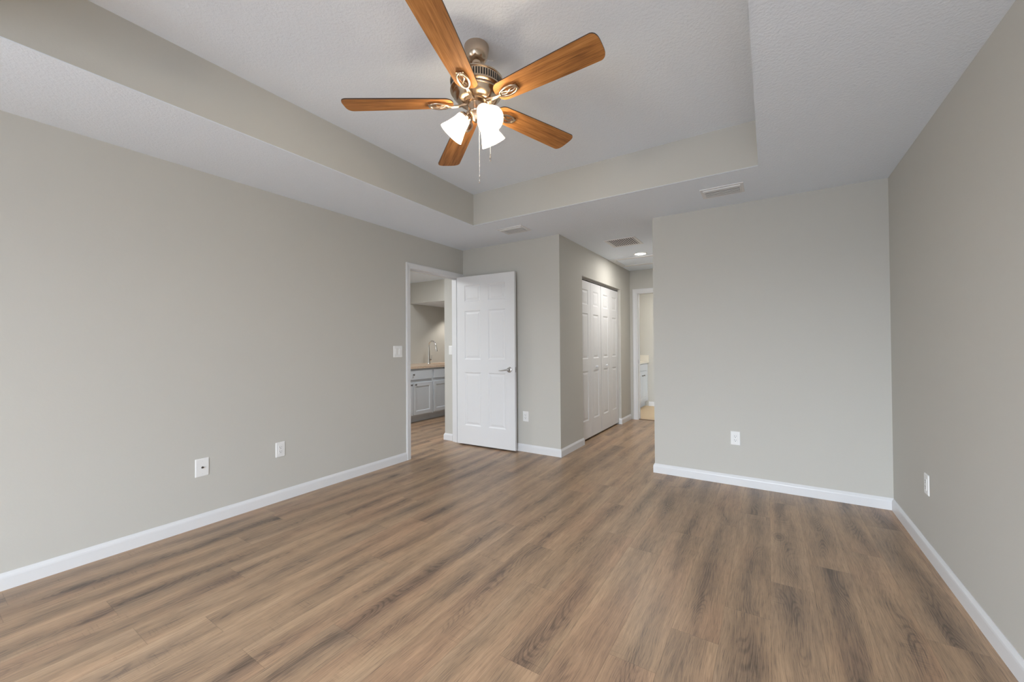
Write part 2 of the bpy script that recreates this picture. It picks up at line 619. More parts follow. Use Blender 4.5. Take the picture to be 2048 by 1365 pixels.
def panel_slab(bm, w, h, t, panels, prof, mi=0):
    """slab in local x (0..w), z (0..h), front face at y=0 looking to -y, back at y=t.
    panels: (x0, x1, z0, z1); prof: list of (inset, depth) steps; the last one is filled"""
    xs = sorted({0, w, *[p[0] for p in panels], *[p[1] for p in panels]})
    zs = sorted({0, h, *[p[2] for p in panels], *[p[3] for p in panels]})
    cache = {}

    def V(x, y, z):
        key = (round(x, 5), round(y, 5), round(z, 5))
        if key not in cache:
            cache[key] = bm.verts.new((x, y, z))
        return cache[key]

    for i in range(len(xs) - 1):
        for j in range(len(zs) - 1):
            x0, x1, z0, z1 = xs[i], xs[i + 1], zs[j], zs[j + 1]
            inside = any(p[0] - 1e-6 <= x0 and x1 <= p[1] + 1e-6 and p[2] - 1e-6 <= z0 and z1 <= p[3] + 1e-6 for p in panels)
            if not inside:
                bm.faces.new((V(x0, 0, z0), V(x1, 0, z0), V(x1, 0, z1), V(x0, 0, z1)))
            bm.faces.new((V(x0, t, z0), V(x0, t, z1), V(x1, t, z1), V(x1, t, z0)))
    for i in range(len(xs) - 1):
        x0, x1 = xs[i], xs[i + 1]
        bm.faces.new((V(x0, 0, 0), V(x0, t, 0), V(x1, t, 0), V(x1, 0, 0)))
        bm.faces.new((V(x0, 0, h), V(x1, 0, h), V(x1, t, h), V(x0, t, h)))
    for j in range(len(zs) - 1):
        z0, z1 = zs[j], zs[j + 1]
        bm.faces.new((V(0, 0, z0), V(0, 0, z1), V(0, t, z1), V(0, t, z0)))
        bm.faces.new((V(w, 0, z0), V(w, t, z0), V(w, t, z1), V(w, 0, z1)))
    for (a, b, c, d) in panels:
        # outer ring must follow the grid subdivisions of the front face
        prev = [(a, 0, c), (b, 0, c), (b, 0, d), (a, 0, d)]
        for (ins, dep) in prof:
            cur = [(a + ins, dep, c + ins), (b - ins, dep, c + ins), (b - ins, dep, d - ins), (a + ins, dep, d - ins)]
            for k in range(4):
                q = (prev[k], prev[(k + 1) % 4], cur[(k + 1) % 4], cur[k])
                if len({tuple(map(lambda s: round(s, 5), v)) for v in q}) == 4:
                    bm.faces.new([V(*v) for v in q])
            prev = cur
        bm.faces.new([V(*v) for v in prev])


DOOR_PROF = [(0.004, 0.002), (0.009, 0.0055), (0.016, 0.0068), (0.022, 0.0068), (0.040, 0.0028), (0.044, 0.0024)]
SHAKER_PROF = [(0.006, 0.004), (0.010, 0.009)]
Z_ROWS = [(0.112, 0.428), (0.505, 0.795), (0.850, 0.947)]


def six_panel(w, h, cols):
    out = []
    for c0, c1 in cols:
        for z0, z1 in Z_ROWS:
            out.append((c0 * w, c1 * w, z0 * h, z1 * h))
    return out


# ------------------------------------------------------------------ setting: floor, walls, ceiling
bm = new_bm()
box(bm, KX - 0.1, XR + 0.15, YN - 0.15, YH + 0.02, -0.12, 0.0)
box(bm, KX - 0.1, XH - WT - 0.3, YH + 0.02, 7.6, -0.12, 0.0)
obj('floor', bm, 'floor', kind='structure')
bm = new_bm()
box(bm, -2.66, XC + 0.35, YH + 0.02, 8.25, -0.12, 0.001)
obj('floor_bathroom', bm, 'bath_floor', kind='structure')

D1A, D1B, D1Z = 3.040, 3.866, 2.048        # bedroom door opening in the left wall
C1A, C1B, C1Z = 4.555, 6.045, 2.052        # closet opening in the hall wall
B1A, B1B, B1Z = -1.797, -1.06, 2.050       # bathroom door opening in the hall end wall

bm = new_bm()
box(bm, XL - WT, XL, YN - WT, ADDED_WIN[0], 0, CZ + 0.02)
box(bm, XL - WT, XL, ADDED_WIN[0], ADDED_WIN[1], 0, WZ0)
box(bm, XL - WT, XL, ADDED_WIN[0], ADDED_WIN[1], WZ1, CZ + 0.02)
box(bm, XL - WT, XL, ADDED_WIN[1], D1A - 0.004, 0, CZ + 0.02)
box(bm, XL - WT, XL, D1A - 0.004, D1B + 0.004, D1Z + 0.004, CZ + 0.02)
box(bm, XL - WT, XL, D1B + 0.004, YB, 0, CZ + 0.02)
obj('wall_left', bm, 'wall', kind='structure')

bm = new_bm()
box(bm, XL - 0.05, XH - 0.1, YB, YB + 0.1, 0, CZ + 0.02)
box(bm, -3.535, XL - 0.01, 3.90, YB + 0.1, 0, CZ + 0.02)
obj('wall_back_left', bm, 'wall', kind='structure')
bm = new_bm()
box(bm, -3.535, -3.43, YB + 0.1, 7.6, 0, CZ + 0.02)
obj('wall_kitchen_side', bm, 'wall', kind='structure')

bm = new_bm()
box(bm, XH - 0.1, XH, YB, C1A, 0, CZ + 0.02)
box(bm, XH - 0.1, XH, C1A, C1B, C1Z, CZ + 0.02)
box(bm, XH - 0.1, XH, C1B, YH, 0, CZ + 0.02)
obj('wall_hall_left', bm, 'wall', kind='structure')
# closet box behind the bifold doors
bm = new_bm()
box(bm, XH - 0.75, XH - 0.70, YB + 0.1, YH, 0, CZ)
obj('wall_closet_back', bm, 'wall', kind='structure')

bm = new_bm()
box(bm, -2.66, B1A, YH, YH + 0.12, 0, CZ + 0.02)
box(bm, B1A, B1B, YH, YH + 0.12, B1Z, CZ + 0.02)
box(bm, B1B, XC, YH, YH + 0.12, 0, CZ + 0.02)
obj('wall_hall_end', bm, 'wall', kind='structure')

bm = new_bm()
box(bm, XC, XR, YB, YB + 0.12, 0, CZ + 0.02)
box(bm, XC, XC + 0.12, YB + 0.12, YH + 0.12, 0, CZ + 0.02)
obj('wall_back', bm, 'wall', kind='structure')
bm = new_bm()
box(bm, XR, XR + 0.12, YN - WT, YB + 0.12, 0, CZ + 0.02)
obj('wall_right', bm, 'wall', kind='structure')

bm = new_bm()
xs = [XL, WINS[0][0], WINS[0][1], XR]
for i in range(3):
    if i % 2 == 0:
        box(bm, xs[i], xs[i + 1], YN - WT, YN, 0, CZ + 0.02)
    else:
        box(bm, xs[i], xs[i + 1], YN - WT, YN, 0, WZ0)
        box(bm, xs[i], xs[i + 1], YN - WT, YN, WZ1, CZ + 0.02)
obj('wall_near', bm, 'wall', kind='structure')
for i, (a, b) in enumerate(WINS):
    bm = new_bm()
    y0, y1 = YN - 0.09, YN - 0.04
    box(bm, a, a + 0.04, y0, y1, WZ0, WZ1)
    box(bm, b - 0.04, b, y0, y1, WZ0, WZ1)
    box(bm, a + 0.04, b - 0.04, y0, y1, WZ0, WZ0 + 0.04)
    box(bm, a + 0.04, b - 0.04, y0, y1, WZ1 - 0.04, WZ1)
    box(bm, a + 0.04, b - 0.04, y0, y1, (WZ0 + WZ1) / 2 - 0.02, (WZ0 + WZ1) / 2 + 0.02)
    obj('window_%d' % (i + 1), bm, 'trim', kind='structure')

bm = new_bm()
a, b = ADDED_WIN
x0, x1 = XL - 0.09, XL - 0.04
box(bm, x0, x1, a, a + 0.04, WZ0, WZ1)
box(bm, x0, x1, b - 0.04, b, WZ0, WZ1)
box(bm, x0, x1, (a + b) / 2 - 0.03, (a + b) / 2 + 0.03, WZ0, WZ1)
box(bm, x0, x1, a + 0.04, b - 0.04, WZ0, WZ0 + 0.04)
box(bm, x0, x1, a + 0.04, b - 0.04, WZ1 - 0.04, WZ1)
obj('window_2', bm, 'trim', kind='structure')  # frame of the unseen window added to light the right wall

# bathroom and kitchen shells
bm = new_bm()
box(bm, -2.66, XC + 0.35, 8.12, 8.24, 0, CZ + 0.02)
box(bm, -2.66, -2.54, YH + 0.12, 8.12, 0, CZ + 0.02)
box(bm, XC + 0.25, XC + 0.35, YH + 0.12, 8.12, 0, CZ + 0.02)
obj('wall_bathroom', bm, 'wall', kind='structure')
bm = new_bm()
box(bm, KX - 0.12, KX, 1.2, 7.6, 0, CZ + 0.02)
box(bm, KX, -3.43, 7.6, 7.72, 0, CZ + 0.02)
box(bm, KX, XL - WT, 1.1, 1.2, 0, CZ + 0.02)
obj('wall_kitchen', bm, 'wall', kind='structure')
bm = new_bm()
box(bm, KX, -3.535, KY, 7.6, KS + 0.02, KZ)
box(bm, KX, -3.535, KY, KY + 0.01, KS - 0.001, KS + 0.02)
obj('wall_kitchen_bulkhead', bm, 'wall', kind='structure')

bm = new_bm()
# ring around the tray, the hall and the tray top
box(bm, XL, TX0, YN, YB, CZ, CZ + 0.05)
box(bm, TX1, XR, YN, YB, CZ, CZ + 0.05)
box(bm, TX0, TX1, TY1, YB, CZ, CZ + 0.05)
box(bm, TX0, TX1, YN, TY0, CZ, CZ + 0.05)
box(bm, XH - 0.75, XC, YB, YH, CZ, CZ + 0.05)
box(bm, TX0 - 0.05, TX1 + 0.05, TY0 - 0.05, TY1 + 0.05, TZ, TZ + 0.05)
obj('ceiling', bm, 'ceiling', kind='structure')
bm = new_bm()
box(bm, TX0 - 0.05, TX0 + 0.001, TY0 - 0.05, TY1 + 0.05, CZ + 0.0005, TZ)
box(bm, TX1 - 0.001, TX1 + 0.05, TY0 - 0.05, TY1 + 0.05, CZ + 0.0005, TZ)
box(bm, TX0 + 0.001, TX1 - 0.001, TY1 - 0.001, TY1 + 0.05, CZ + 0.0005, TZ)
box(bm, TX0 + 0.001, TX1 - 0.001, TY0 - 0.05, TY0 + 0.001, CZ + 0.0005, TZ)
obj('wall_tray_sides', bm, 'wall', kind='structure')
bm = new_bm()
r = 0.0025
for a, b, c, d in ((TX0 - r, TX0 + r, TY0, TY1), (TX1 - r, TX1 + r, TY0, TY1), (TX0, TX1, TY1 - r, TY1 + r), (TX0, TX1, TY0 - r, TY0 + r)):
    box(bm, a, b, c, d, CZ - 0.001, CZ + 0.002)
obj('trim_3', bm, 'ceiling', kind='structure')
bm = new_bm()
box(bm, KX, XL - WT, 1.2, 7.6, KZ, KZ + 0.05)
box(bm, KX, -3.535, KY + 0.01, 7.6, KS, KS + 0.02)
obj('ceiling_kitchen', bm, 'ceiling', kind='structure')
bm = new_bm()
box(bm, -2.54, XC + 0.25, YH + 0.12, 8.12, CZ, CZ + 0.05)
obj('ceiling_bathroom', bm, 'ceiling', kind='structure')

# ------------------------------------------------------------------ baseboards
baseboard('baseboard_left', [(XL, YN), (XL, D1A - 0.066)], side=-1)
baseboard('baseboard_back_left', [(XL, YB), (XH, YB), (XH, C1A), (XH - 0.03, C1A)], side=-1)
baseboard('baseboard_hall', [(XH - 0.035, C1B), (XH, C1B), (XH, YH - 0.016)], side=-1)
baseboard('baseboard_back', [(XC, YH), (XC, YB), (XR, YB)], side=-1)
baseboard('baseboard_right', [(XR, YB - 0.013), (XR, YN)], side=-1)
baseboard('baseboard_kitchen', [(XL - WT - 0.03, 3.90), (-3.535, 3.90), (-3.535, 7.5)], side=1)
baseboard('baseboard_bathroom', [(-2.005, 8.12), (-0.70, 8.12)], side=-1)

# ------------------------------------------------------------------ door casings and jambs
bm = new_bm()
casing(bm, D1A - 0.005, D1B + 0.003, D1Z + 0.002, lambda a, z, w: (XL + w, a, z))
casing(bm, D1A - 0.005, D1B + 0.003, D1Z + 0.002, lambda a, z, w: (XL - WT - w, a, z))
box(bm, XL - WT, XL, D1A - 0.004, D1A, 0, D1Z)
box(bm, XL - WT, XL, D1B, D1B + 0.004, 0, D1Z)
box(bm, XL - WT, XL, D1A - 0.004, D1B + 0.004, D1Z, D1Z + 0.004)
# door stop
box(bm, XL - 0.085, XL - 0.05, D1A, D1A + 0.010, 0, D1Z)
box(bm, XL - 0.085, XL - 0.05, D1B - 0.010, D1B, 0, D1Z)
box(bm, XL - 0.085, XL - 0.05, D1A + 0.010, D1B - 0.010, D1Z - 0.010, D1Z)
obj('trim_1', bm, 'trim', kind='structure')

bm = new_bm()
casing(bm, B1A + 0.0, B1B - 0.0, B1Z, lambda a, z, w: (a, YH - w, z))
box(bm, B1A, B1A + 0.018, YH - 0.001, YH + 0.12, 0, B1Z)
box(bm, B1B - 0.018, B1B, YH - 0.001, YH + 0.12, 0, B1Z)
box(bm, B1A + 0.018, B1B - 0.018, YH - 0.001, YH + 0.12, B1Z - 0.018, B1Z)
box(bm, B1A + 0.018, B1A + 0.028, YH + 0.05, YH + 0.085, 0, B1Z - 0.018)
t2 = obj('trim_2', bm, 'trim', kind='structure')
bm = new_bm()
box(bm, B1A + 0.018, B1A + 0.0195, YH + 0.008, YH + 0.034, 0.90, 0.965)
obj('strike_plate', bm, 'satin', parent=t2)
bm = new_bm()
sweep(bm, [(B1A + 0.018, YH + 0.035), (B1B - 0.018, YH + 0.035)], [(-0.03, 0.0), (0.03, 0.0), (0.022, 0.007), (-0.022, 0.007)])
obj('trim_4', bm, 'strip', kind='structure')

# ------------------------------------------------------------------ open bedroom door
W1, H1, T1 = 0.818, 2.032, 0.035
ang = math.atan2(3.832 - 3.797, 0.82)
d1 = bpy.data.objects.new('door_1', None)
COL.objects.link(d1)
d1.location = (-3.236, 3.797, 0.018)
d1.rotation_euler = (0, 0, ang)
d1['kind'] = 'structure'
tag(d1, 'open white six-panel door with lever handle standing against the back wall', 'door')
bm = new_bm()
panel_slab(bm, W1, H1, T1, six_panel(W1, H1, [(0.140, 0.430), (0.560, 0.850)]), DOOR_PROF)
obj('leaf', bm, 'door', d1)
bm = new_bm()
mx = Matrix.Translation((W1 - 0.07, 0, 0.915)) @ Matrix.Rotation(PI / 2, 4, 'X')
lathe(bm, [(0.0005, 0.0), (0.033, 0.0), (0.033, 0.006), (0.029, 0.010), (0.014, 0.012), (0.012, 0.042), (0.0005, 0.044)], 32, mtx=mx)
hx = W1 - 0.07
tube(bm, [(hx, -0.034, 0.915), (hx - 0.012, -0.044, 0.915), (hx - 0.04, -0.047, 0.912), (hx - 0.085, -0.046, 0.907), (hx - 0.118, -0.042, 0.905)],
     [0.010, 0.011, 0.0085, 0.0075, 0.006], 12)
obj('handle', bm, 'satin', d1, smooth=True)
bm = new_bm()
mx = Matrix.Translation((W1 - 0.07, T1, 0.915)) @ Matrix.Rotation(-PI / 2, 4, 'X')
lathe(bm, [(0.0005, 0.0), (0.033, 0.0), (0.033, 0.006), (0.029, 0.010), (0.014, 0.012), (0.012, 0.030), (0.0005, 0.032)], 32, mtx=mx)
obj('handle', bm, 'satin', d1, smooth=True)
bm = new_bm()
box(bm, W1 - 0.001, W1 + 0.001, 0.006, 0.029, 0.885, 0.945)
tube(bm, [(W1, 0.0175, 0.915), (W1 + 0.008, 0.0175, 0.915)], 0.007, 10)
obj('latch', bm, 'satin', d1)
for zz in (0.2, 1.0, 1.8):
    bm = new_bm()
    tube(bm, [(-0.004, T1 + 0.004, zz - 0.045), (-0.004, T1 + 0.004, zz + 0.045)], 0.006, 10)
    box(bm, -0.0015, 0.0, 0.004, T1, zz - 0.044, zz + 0.044)
    obj('hinge', bm, 'satin', d1)

# ------------------------------------------------------------------ bifold closet doors
DX = XH - 0.040
LW = (C1B - C1A - 0.016) / 4
BH = 1.992
for k, nm in ((0, 'door_2'), (1, 'door_3')):
    e = bpy.data.objects.new(nm, None)
    COL.objects.link(e)
    y0 = C1A + 0.004 + k * (2 * LW + 0.008)
    # local x runs along +y, front face looks to +x
    e.location = (DX, y0, 0.026)
    e.rotation_euler = (0, 0, PI / 2)
    e['kind'] = 'structure'
    tag(e, ['white bifold closet door nearer the bedroom, left of the pair', 'white bifold closet door nearer the bathroom, right of the pair'][k], 'door')
    for j in range(2):
        bm = new_bm()
        panel_slab(bm, LW - 0.003, BH, 0.032, six_panel(LW - 0.003, BH, [(0.24, 0.76)]), DOOR_PROF)
        obj('leaf', bm, 'door', e, loc=(j * LW + 0.0015, 0, 0))
    kx = (LW * 1.5) if k == 0 else (LW * 0.5)
    bm = new_bm()
    mx = Matrix.Translation((kx, 0, 0.895)) @ Matrix.Rotation(PI / 2, 4, 'X')
    lathe(bm, [(0.0005, 0.0), (0.009, 0.0), (0.008, 0.012), (0.016, 0.018), (0.018, 0.026), (0.013, 0.032), (0.0005, 0.033)], 24, mtx=mx)
    obj('knob', bm, 'door', e, smooth=True)
    if k == 1:
        bm = new_bm()
        box(bm, 2 * LW - 0.045, 2 * LW - 0.004, -0.016, 0.026, -0.0255, -0.023)
        tube(bm, [(2 * LW - 0.03, 0.012, -0.024), (2 * LW - 0.03, 0.012, -0.001)], 0.005, 8)
        obj('pivot_bracket', bm, 'satin', e)
bm = new_bm()
box(bm, DX - 0.032, DX - 0.004, C1A, C1B, C1Z - 0.022, C1Z)
obj('trim_5', bm, 'satin', kind='structure')

# ------------------------------------------------------------------ ceiling registers, grille, light, hatch
def register(x0, x1, y0, y1, label):
    t = thing('air_register', label, 'air vent', ((x0 + x1) / 2, (y0 + y1) / 2, CZ), group='supply registers in the bedroom ceiling')
    w, d = (x1 - x0) / 2, (y1 - y0) / 2
    bm = new_bm()
    # stepped flange
    iw, idp = w - 0.028, d - 0.030
    for (ow, od, nw, nd, za, zb) in ((w, d, iw, idp, -0.0065, 0.0), (iw + 0.008, idp + 0.008, iw, idp, -0.015, -0.0065)):
        box(bm, -ow, ow, -od, -nd, za, zb)
        box(bm, -ow, ow, nd, od, za, zb)
        box(bm, -ow, -nw, -nd, nd, za, zb)
        box(bm, nw, ow, -nd, nd, za, zb)
    obj('flange', bm, 'vent', t, bevel=0.0015)
    bm = new_bm()
    box(bm, -iw, iw, -idp, idp, -0.0012, 0.0)  # flat dark sheet, its colour stands for the shade inside the duct
    obj('duct_shade', bm, 'grey_dark', t)
    n = 5
    bm = new_bm()
    ys = -idp + 0.20 * 2 * idp
    for za, zb in ((-0.0145, -0.0125),):
        v8 = [bm.verts.new(p) for p in ((-iw, -idp, za), (iw, -idp, za), (iw, ys, za - 0.001), (-iw, ys, za - 0.001),
                                        (-iw, -idp, zb), (iw, -idp, zb), (iw, ys, zb - 0.001), (-iw, ys, zb - 0.001))]
        for q in ((3, 2, 1, 0), (4, 5, 6, 7), (0, 1, 5, 4), (1, 2, 6, 5), (2, 3, 7, 6), (3, 0, 4, 7)):
            bm.faces.new([v8[k] for k in q])
    obj('deflector', bm, 'vent', t)
    for i in range(n):
        yc = ys + (i + 0.62) * (idp - ys) / n
        bm = new_bm()
        s = 0.05
        hw, tk = (idp - ys) / n * 0.27, 0.0008
        c_, s_ = math.cos(s), math.sin(s)
        pts = [(-hw, -tk), (hw, -tk), (hw, tk), (-hw, tk)]
        lo = []
        for xx in (-iw, iw):
            lo.append([bm.verts.new((xx, yc + a * c_ + b * s_, -0.0165 - a * s_ + b * c_)) for a, b in pts])
        for k in range(4):
            bm.faces.new((lo[0][k], lo[0][(k + 1) % 4], lo[1][(k + 1) % 4], lo[1][k]))
        bm.faces.new(lo[0][::-1])
        bm.faces.new(lo[1])
        obj('louver', bm, 'vent', t)
    return t


register(-0.441, -0.146, 3.420, 3.632, 'white supply register in ceiling above the blank right part of the back wall')
register(-2.360, -2.065, 3.405, 3.617, 'white supply register in ceiling above the open six-panel door')

t = thing('return_grille', 'white return air grille with dark slots in the hall ceiling', 'air vent', (-1.417, 4.648, CZ))
w, d = 0.178, 0.190
bm = new_bm()
iw, idp = w - 0.032, d - 0.032
box(bm, -w, w, -d, -idp, -0.006, 0)
box(bm, -w, w, idp, d, -0.006, 0)
box(bm, -w, -iw, -idp, idp, -0.006, 0)
box(bm, iw, w, -idp, idp, -0.006, 0)
obj('frame', bm, 'vent', t, bevel=0.002)
bm = new_bm()
box(bm, -iw, iw, -idp, idp, -0.0012, 0)  # shade behind the louvers, painted as a thin black sheet
obj('duct_shade', bm, 'dark', t)
for i in range(12):
    xc = -iw + (i + 0.5) * 2 * iw / 12
    bm = new_bm()
    s = 0.06
    pts = [(-0.0058, -0.0007), (0.0058, -0.0007), (0.0058, 0.0007), (-0.0058, 0.0007)]
    lo = []
    for yy in (-idp, idp):
        lo.append([bm.verts.new((xc + a * math.cos(s) - b * math.sin(s), yy, -0.0055 + a * math.sin(s) + b * math.cos(s))) for a, b in pts])
    for k in range(4):
        bm.faces.new((lo[0][k], lo[0][(k + 1) % 4], lo[1][(k + 1) % 4], lo[1][k]))
    bm.faces.new(lo[0][::-1])
    bm.faces.new(lo[1])
    obj('louver', bm, 'vent', t)

LX, LY = -1.417, 5.375
t = thing('recessed_light', 'lit round recessed light in the hall ceiling before the attic hatch', 'ceiling light', (LX, LY, CZ))
bm = new_bm()
lathe(bm, [(0.086, 0.0), (0.086, -0.004), (0.080, -0.007), (0.070, -0.006), (0.068, -0.002)], 40)
obj('trim_ring', bm, 'plastic', t, smooth=True)
bm = new_bm()
lathe(bm, [(0.070, -0.0025), (0.045, -0.0045), (0.0005, -0.005)], 40)
obj('lens', bm, 'lens', t, smooth=True)
area_light('recessed_light_glow', (LX, LY, CZ - 0.008), (LX, LY + 0.0001, 0), 0.12, 0.12, 9.5, (1.0, 0.96, 0.915))
spot_light('recessed_light_beam', (LX, LY, CZ - 0.012), (LX, LY, 0), 38, (1.0, 0.96, 0.915), math.radians(118), 0.9, 0.06)

t = thing('attic_hatch', 'white attic access hatch framed in the hall ceiling', 'hatch', (-1.42, 5.80, CZ))
bm = new_bm()
x0, x1, y0, y1 = -0.470, 0.470, -0.300, 0.300
f = 0.075
box(bm, x0, x1, y0, y0 + f, -0.012, 0)
box(bm, x0, x1, y1 - f, y1, -0.012, 0)
box(bm, x0, x0 + f, y0 + f, y1 - f, -0.012, 0)
box(bm, x1 - f, x1, y0 + f, y1 - f, -0.012, 0)
obj('frame', bm, 'trim', t, bevel=0.002)
bm = new_bm()
box(bm, x0 + f + 0.003, x1 - f - 0.003, y0 + f + 0.003, y1 - f - 0.003, -0.003, 0)
obj('panel', bm, 'ceiling', t)

# ------------------------------------------------------------------ wall plates
def rounded_plate(bm, w, h, t, r=0.004):
    """plate in local x,z; back at y=0, front at y=-t with a sloping edge"""
    rings = []
    for (ins, y) in ((0, 0), (0, -t * 0.35), (0.0025, -t * 0.8), (0.006, -t)):
        a, c = w / 2 - ins, h / 2 - ins
        ring = []
        for sx, sz, q0 in ((1, 1, 0), (-1, 1, 1), (-1, -1, 2), (1, -1, 3)):
            for k in range(4):
                an = (q0 + k / 3) * PI / 2
                ring.append(bm.verts.new((sx * (a - r) + r * math.cos(an), y, sz * (c - r) + r * math.sin(an))))
        rings.append(ring)
    n = len(rings[0])
    for A, B in zip(rings[:-1], rings[1:]):
        for k in range(n):
            bm.faces.new((A[k], A[(k + 1) % n], B[(k + 1) % n], B[k]))
    bm.faces.new(rings[0])
    bm.faces.new(rings[-1][::-1])


def outlet(loc, rz, label):
    t = thing('wall_outlet', label, 'outlet', loc, (0, 0, rz), group='duplex outlets')
    bm = new_bm()
    rounded_plate(bm, 0.073, 0.117, 0.006)
    obj('cover_plate', bm, 'plastic', t)
    bm = new_bm()
    box(bm, -0.0168, 0.0168, -0.0078, -0.005, -0.0335, 0.0335)
    rc = obj('receptacle', bm, 'plastic', t, bevel=0.001)
    bm = new_bm()
    for s in (-1, 1):
        zc = s * 0.0165
        box(bm, -0.0078, -0.0056, -0.0082, -0.0075, zc - 0.001, zc + 0.008)
        box(bm, 0.0056, 0.0074, -0.0082, -0.0075, zc + 0.0, zc + 0.0072)
        tube(bm, [(0, -0.0075, zc - 0.0075), (0, -0.0082, zc - 0.0075)], 0.0028, 10)
    obj('slots', bm, 'dark', rc)
    return t


outlet((XL, 1.677, 0.403), PI / 2, 'white duplex outlet low on the long left wall, beside the coax plate')
outlet((-0.250, YB, 0.400), 0, 'white duplex outlet low on the wide back wall right of the hall')
outlet((-2.338, YB, 0.400), 0, 'white duplex outlet on the short wall right of the open door')
outlet((XR, 3.185, 0.405), -PI / 2, 'white outlet seen edge-on low on the right wall')

t = thing('coax_plate', 'white wall plate with one dark coax jack low on the left wall', 'wall plate', (XL, 1.160, 0.396), (0, 0, PI / 2))
bm = new_bm()
rounded_plate(bm, 0.080, 0.122, 0.006)
obj('cover_plate', bm, 'plastic', t)
bm = new_bm()
tube(bm, [(0, -0.005, 0), (0, -0.016, 0)], 0.0048, 12)
tube(bm, [(0, -0.005, 0), (0, -0.0085, 0)], 0.0075, 6)
obj('jack', bm, 'knob', t)
for s in (-1, 1):
    bm = new_bm()
    mx = Matrix.Translation((0, -0.0058, s * 0.042)) @ Matrix.Rotation(PI / 2, 4, 'X')
    lathe(bm, [(0.0032, 0), (0.0030, 0.0008), (0.0005, 0.0011)], 12, mtx=mx)
    obj('screw', bm, 'vent', t)

t = thing('light_switch', 'white double switch plate on left wall beside the doorway', 'light switch', (XL, 2.867, 1.153), (0, 0, PI / 2))
bm = new_bm()
rounded_plate(bm, 0.118, 0.120, 0.006)
obj('cover_plate', bm, 'plastic', t)
for xx in (-0.023, 0.023):
    bm = new_bm()
    box(bm, xx - 0.0165, xx + 0.0165, -0.0075, -0.005, -0.0335, 0.0335)
    sw = obj('switch_frame', bm, 'plastic', t, bevel=0.001)
    bm = new_bm()
    vsx = box(bm, xx - 0.0125, xx + 0.0125, -0.0095, -0.007, -0.030, 0.030)
    for vv in vsx:
        if vv.co.y < -0.009 and vv.co.z > 0:
            vv.co.y = -0.0130
    obj('rocker', bm, 'plastic', sw)

t = thing('light_switch', 'white switch plate half hidden behind the open door frame in the kitchen', 'light switch', (-3.425, 3.90, 1.152), (0, 0, 0))
bm = new_bm()
rounded_plate(bm, 0.073, 0.117, 0.006)
obj('cover_plate', bm, 'plastic', t)
bm = new_bm()
vsx = box(bm, -0.0165, 0.0165, -0.0085, -0.005, -0.0335, 0.0335)
obj('rocker', bm, 'plastic', t)

# ------------------------------------------------------------------ ceiling fan
FX, FY = -1.231, 1.607
fan = thing('ceiling_fan', 'five-blade wooden ceiling fan with three lit glass shades', 'ceiling fan', (FX, FY, TZ))
bm = new_bm()
lathe(bm, [(0.0005, 0), (0.062, 0), (0.0635, -0.006), (0.0625, -0.018), (0.058, -0.045), (0.050, -0.064), (0.042, -0.074), (0.030, -0.078), (0.017, -0.078)], 48)
obj('canopy', bm, 'nickel', fan, smooth=True)
bm = new_bm()
lathe(bm, [(0.017, -0.070), (0.024, -0.080), (0.022, -0.092), (0.013, -0.100), (0.013, -0.165), (0.026, -0.168), (0.030, -0.176)], 32)
obj('downrod', bm, 'nickel', fan, smooth=True)
bm = new_bm()
lathe(bm, [(0.028, -0.166), (0.090, -0.167), (0.124, -0.170), (0.133, -0.176), (0.1345, -0.184), (0.131, -0.186),
           (0.130, -0.224), (0.1335, -0.227), (0.1335, -0.232), (0.126, -0.238), (0.118, -0.240), (0.1175, -0.245),
           (0.121, -0.247), (0.1215, -0.251), (0.116, -0.254), (0.112, -0.262), (0.100, -0.276), (0.086, -0.285), (0.070, -0.289), (0.060, -0.289), (0.058, -0.280)], 64)
mh = obj('motor_housing', bm, 'nickel', fan, smooth=True)
bm = new_bm()
NS = 64
for k in range(NS):
    a = 2 * PI * (k + 0.5) / NS
    mx = Matrix.Rotation(a, 4, 'Z')
    vv = box(bm, 0.1285, 0.1312, -0.0034, 0.0034, -0.221, -0.190)
    for x in vv:
        x.co = mx @ x.co
obj('vent_slots', bm, 'dark', mh)
bm = new_bm()
lathe(bm, [(0.058, -0.280), (0.064, -0.290), (0.064, -0.297), (0.050, -0.299), (0.044, -0.299)], 40)
obj('blade_hub', bm, 'nickel', fan, smooth=True)
bm = new_bm()
lathe(bm, [(0.040, -0.296), (0.0465, -0.300), (0.0465, -0.304), (0.0455, -0.306), (0.0445, -0.334), (0.042, -0.342), (0.040, -0.344), (0.040, -0.348),
           (0.033, -0.354), (0.025, -0.366), (0.020, -0.377), (0.012, -0.384), (0.0005, -0.387)], 48)
obj('switch_housing', bm, 'nickel', fan, smooth=True)


bm = new_bm()
wx, wy = 0.842, 0.539
tube(bm, [(wx * q, wy * q, z) for q, z in ((0.038, -0.070), (0.050, -0.064), (0.058, -0.070), (0.066, -0.067), (0.076, -0.072), (0.086, -0.070))], 0.0013, 6)
obj('loose_wire', bm, 'vent', fan, smooth=True)


def blade_outline():
    L0, L1 = 0.118, 0.660
    up = []
    n = 10
    for i in range(n + 1):          # rounded root
        a = PI / 2 * i / n
        up.append((L0 + 0.045 * (1 - math.cos(a)), 0.056 * math.sin(a) ** 0.8))
    up += [(0.25, 0.0605), (0.40, 0.066), (0.55, 0.070), (0.628, 0.0715)]
    for i in range(1, n + 1):       # blunt tip with rounded corners
        a = PI / 2 * i / n
        up.append((0.628 + 0.032 * math.sin(a), 0.0715 * math.cos(a) ** 0.55))
    up[-1] = (L1, 0.0)
    lo = [(x, -y) for x, y in up[-2:0:-1]]
    return up + lo


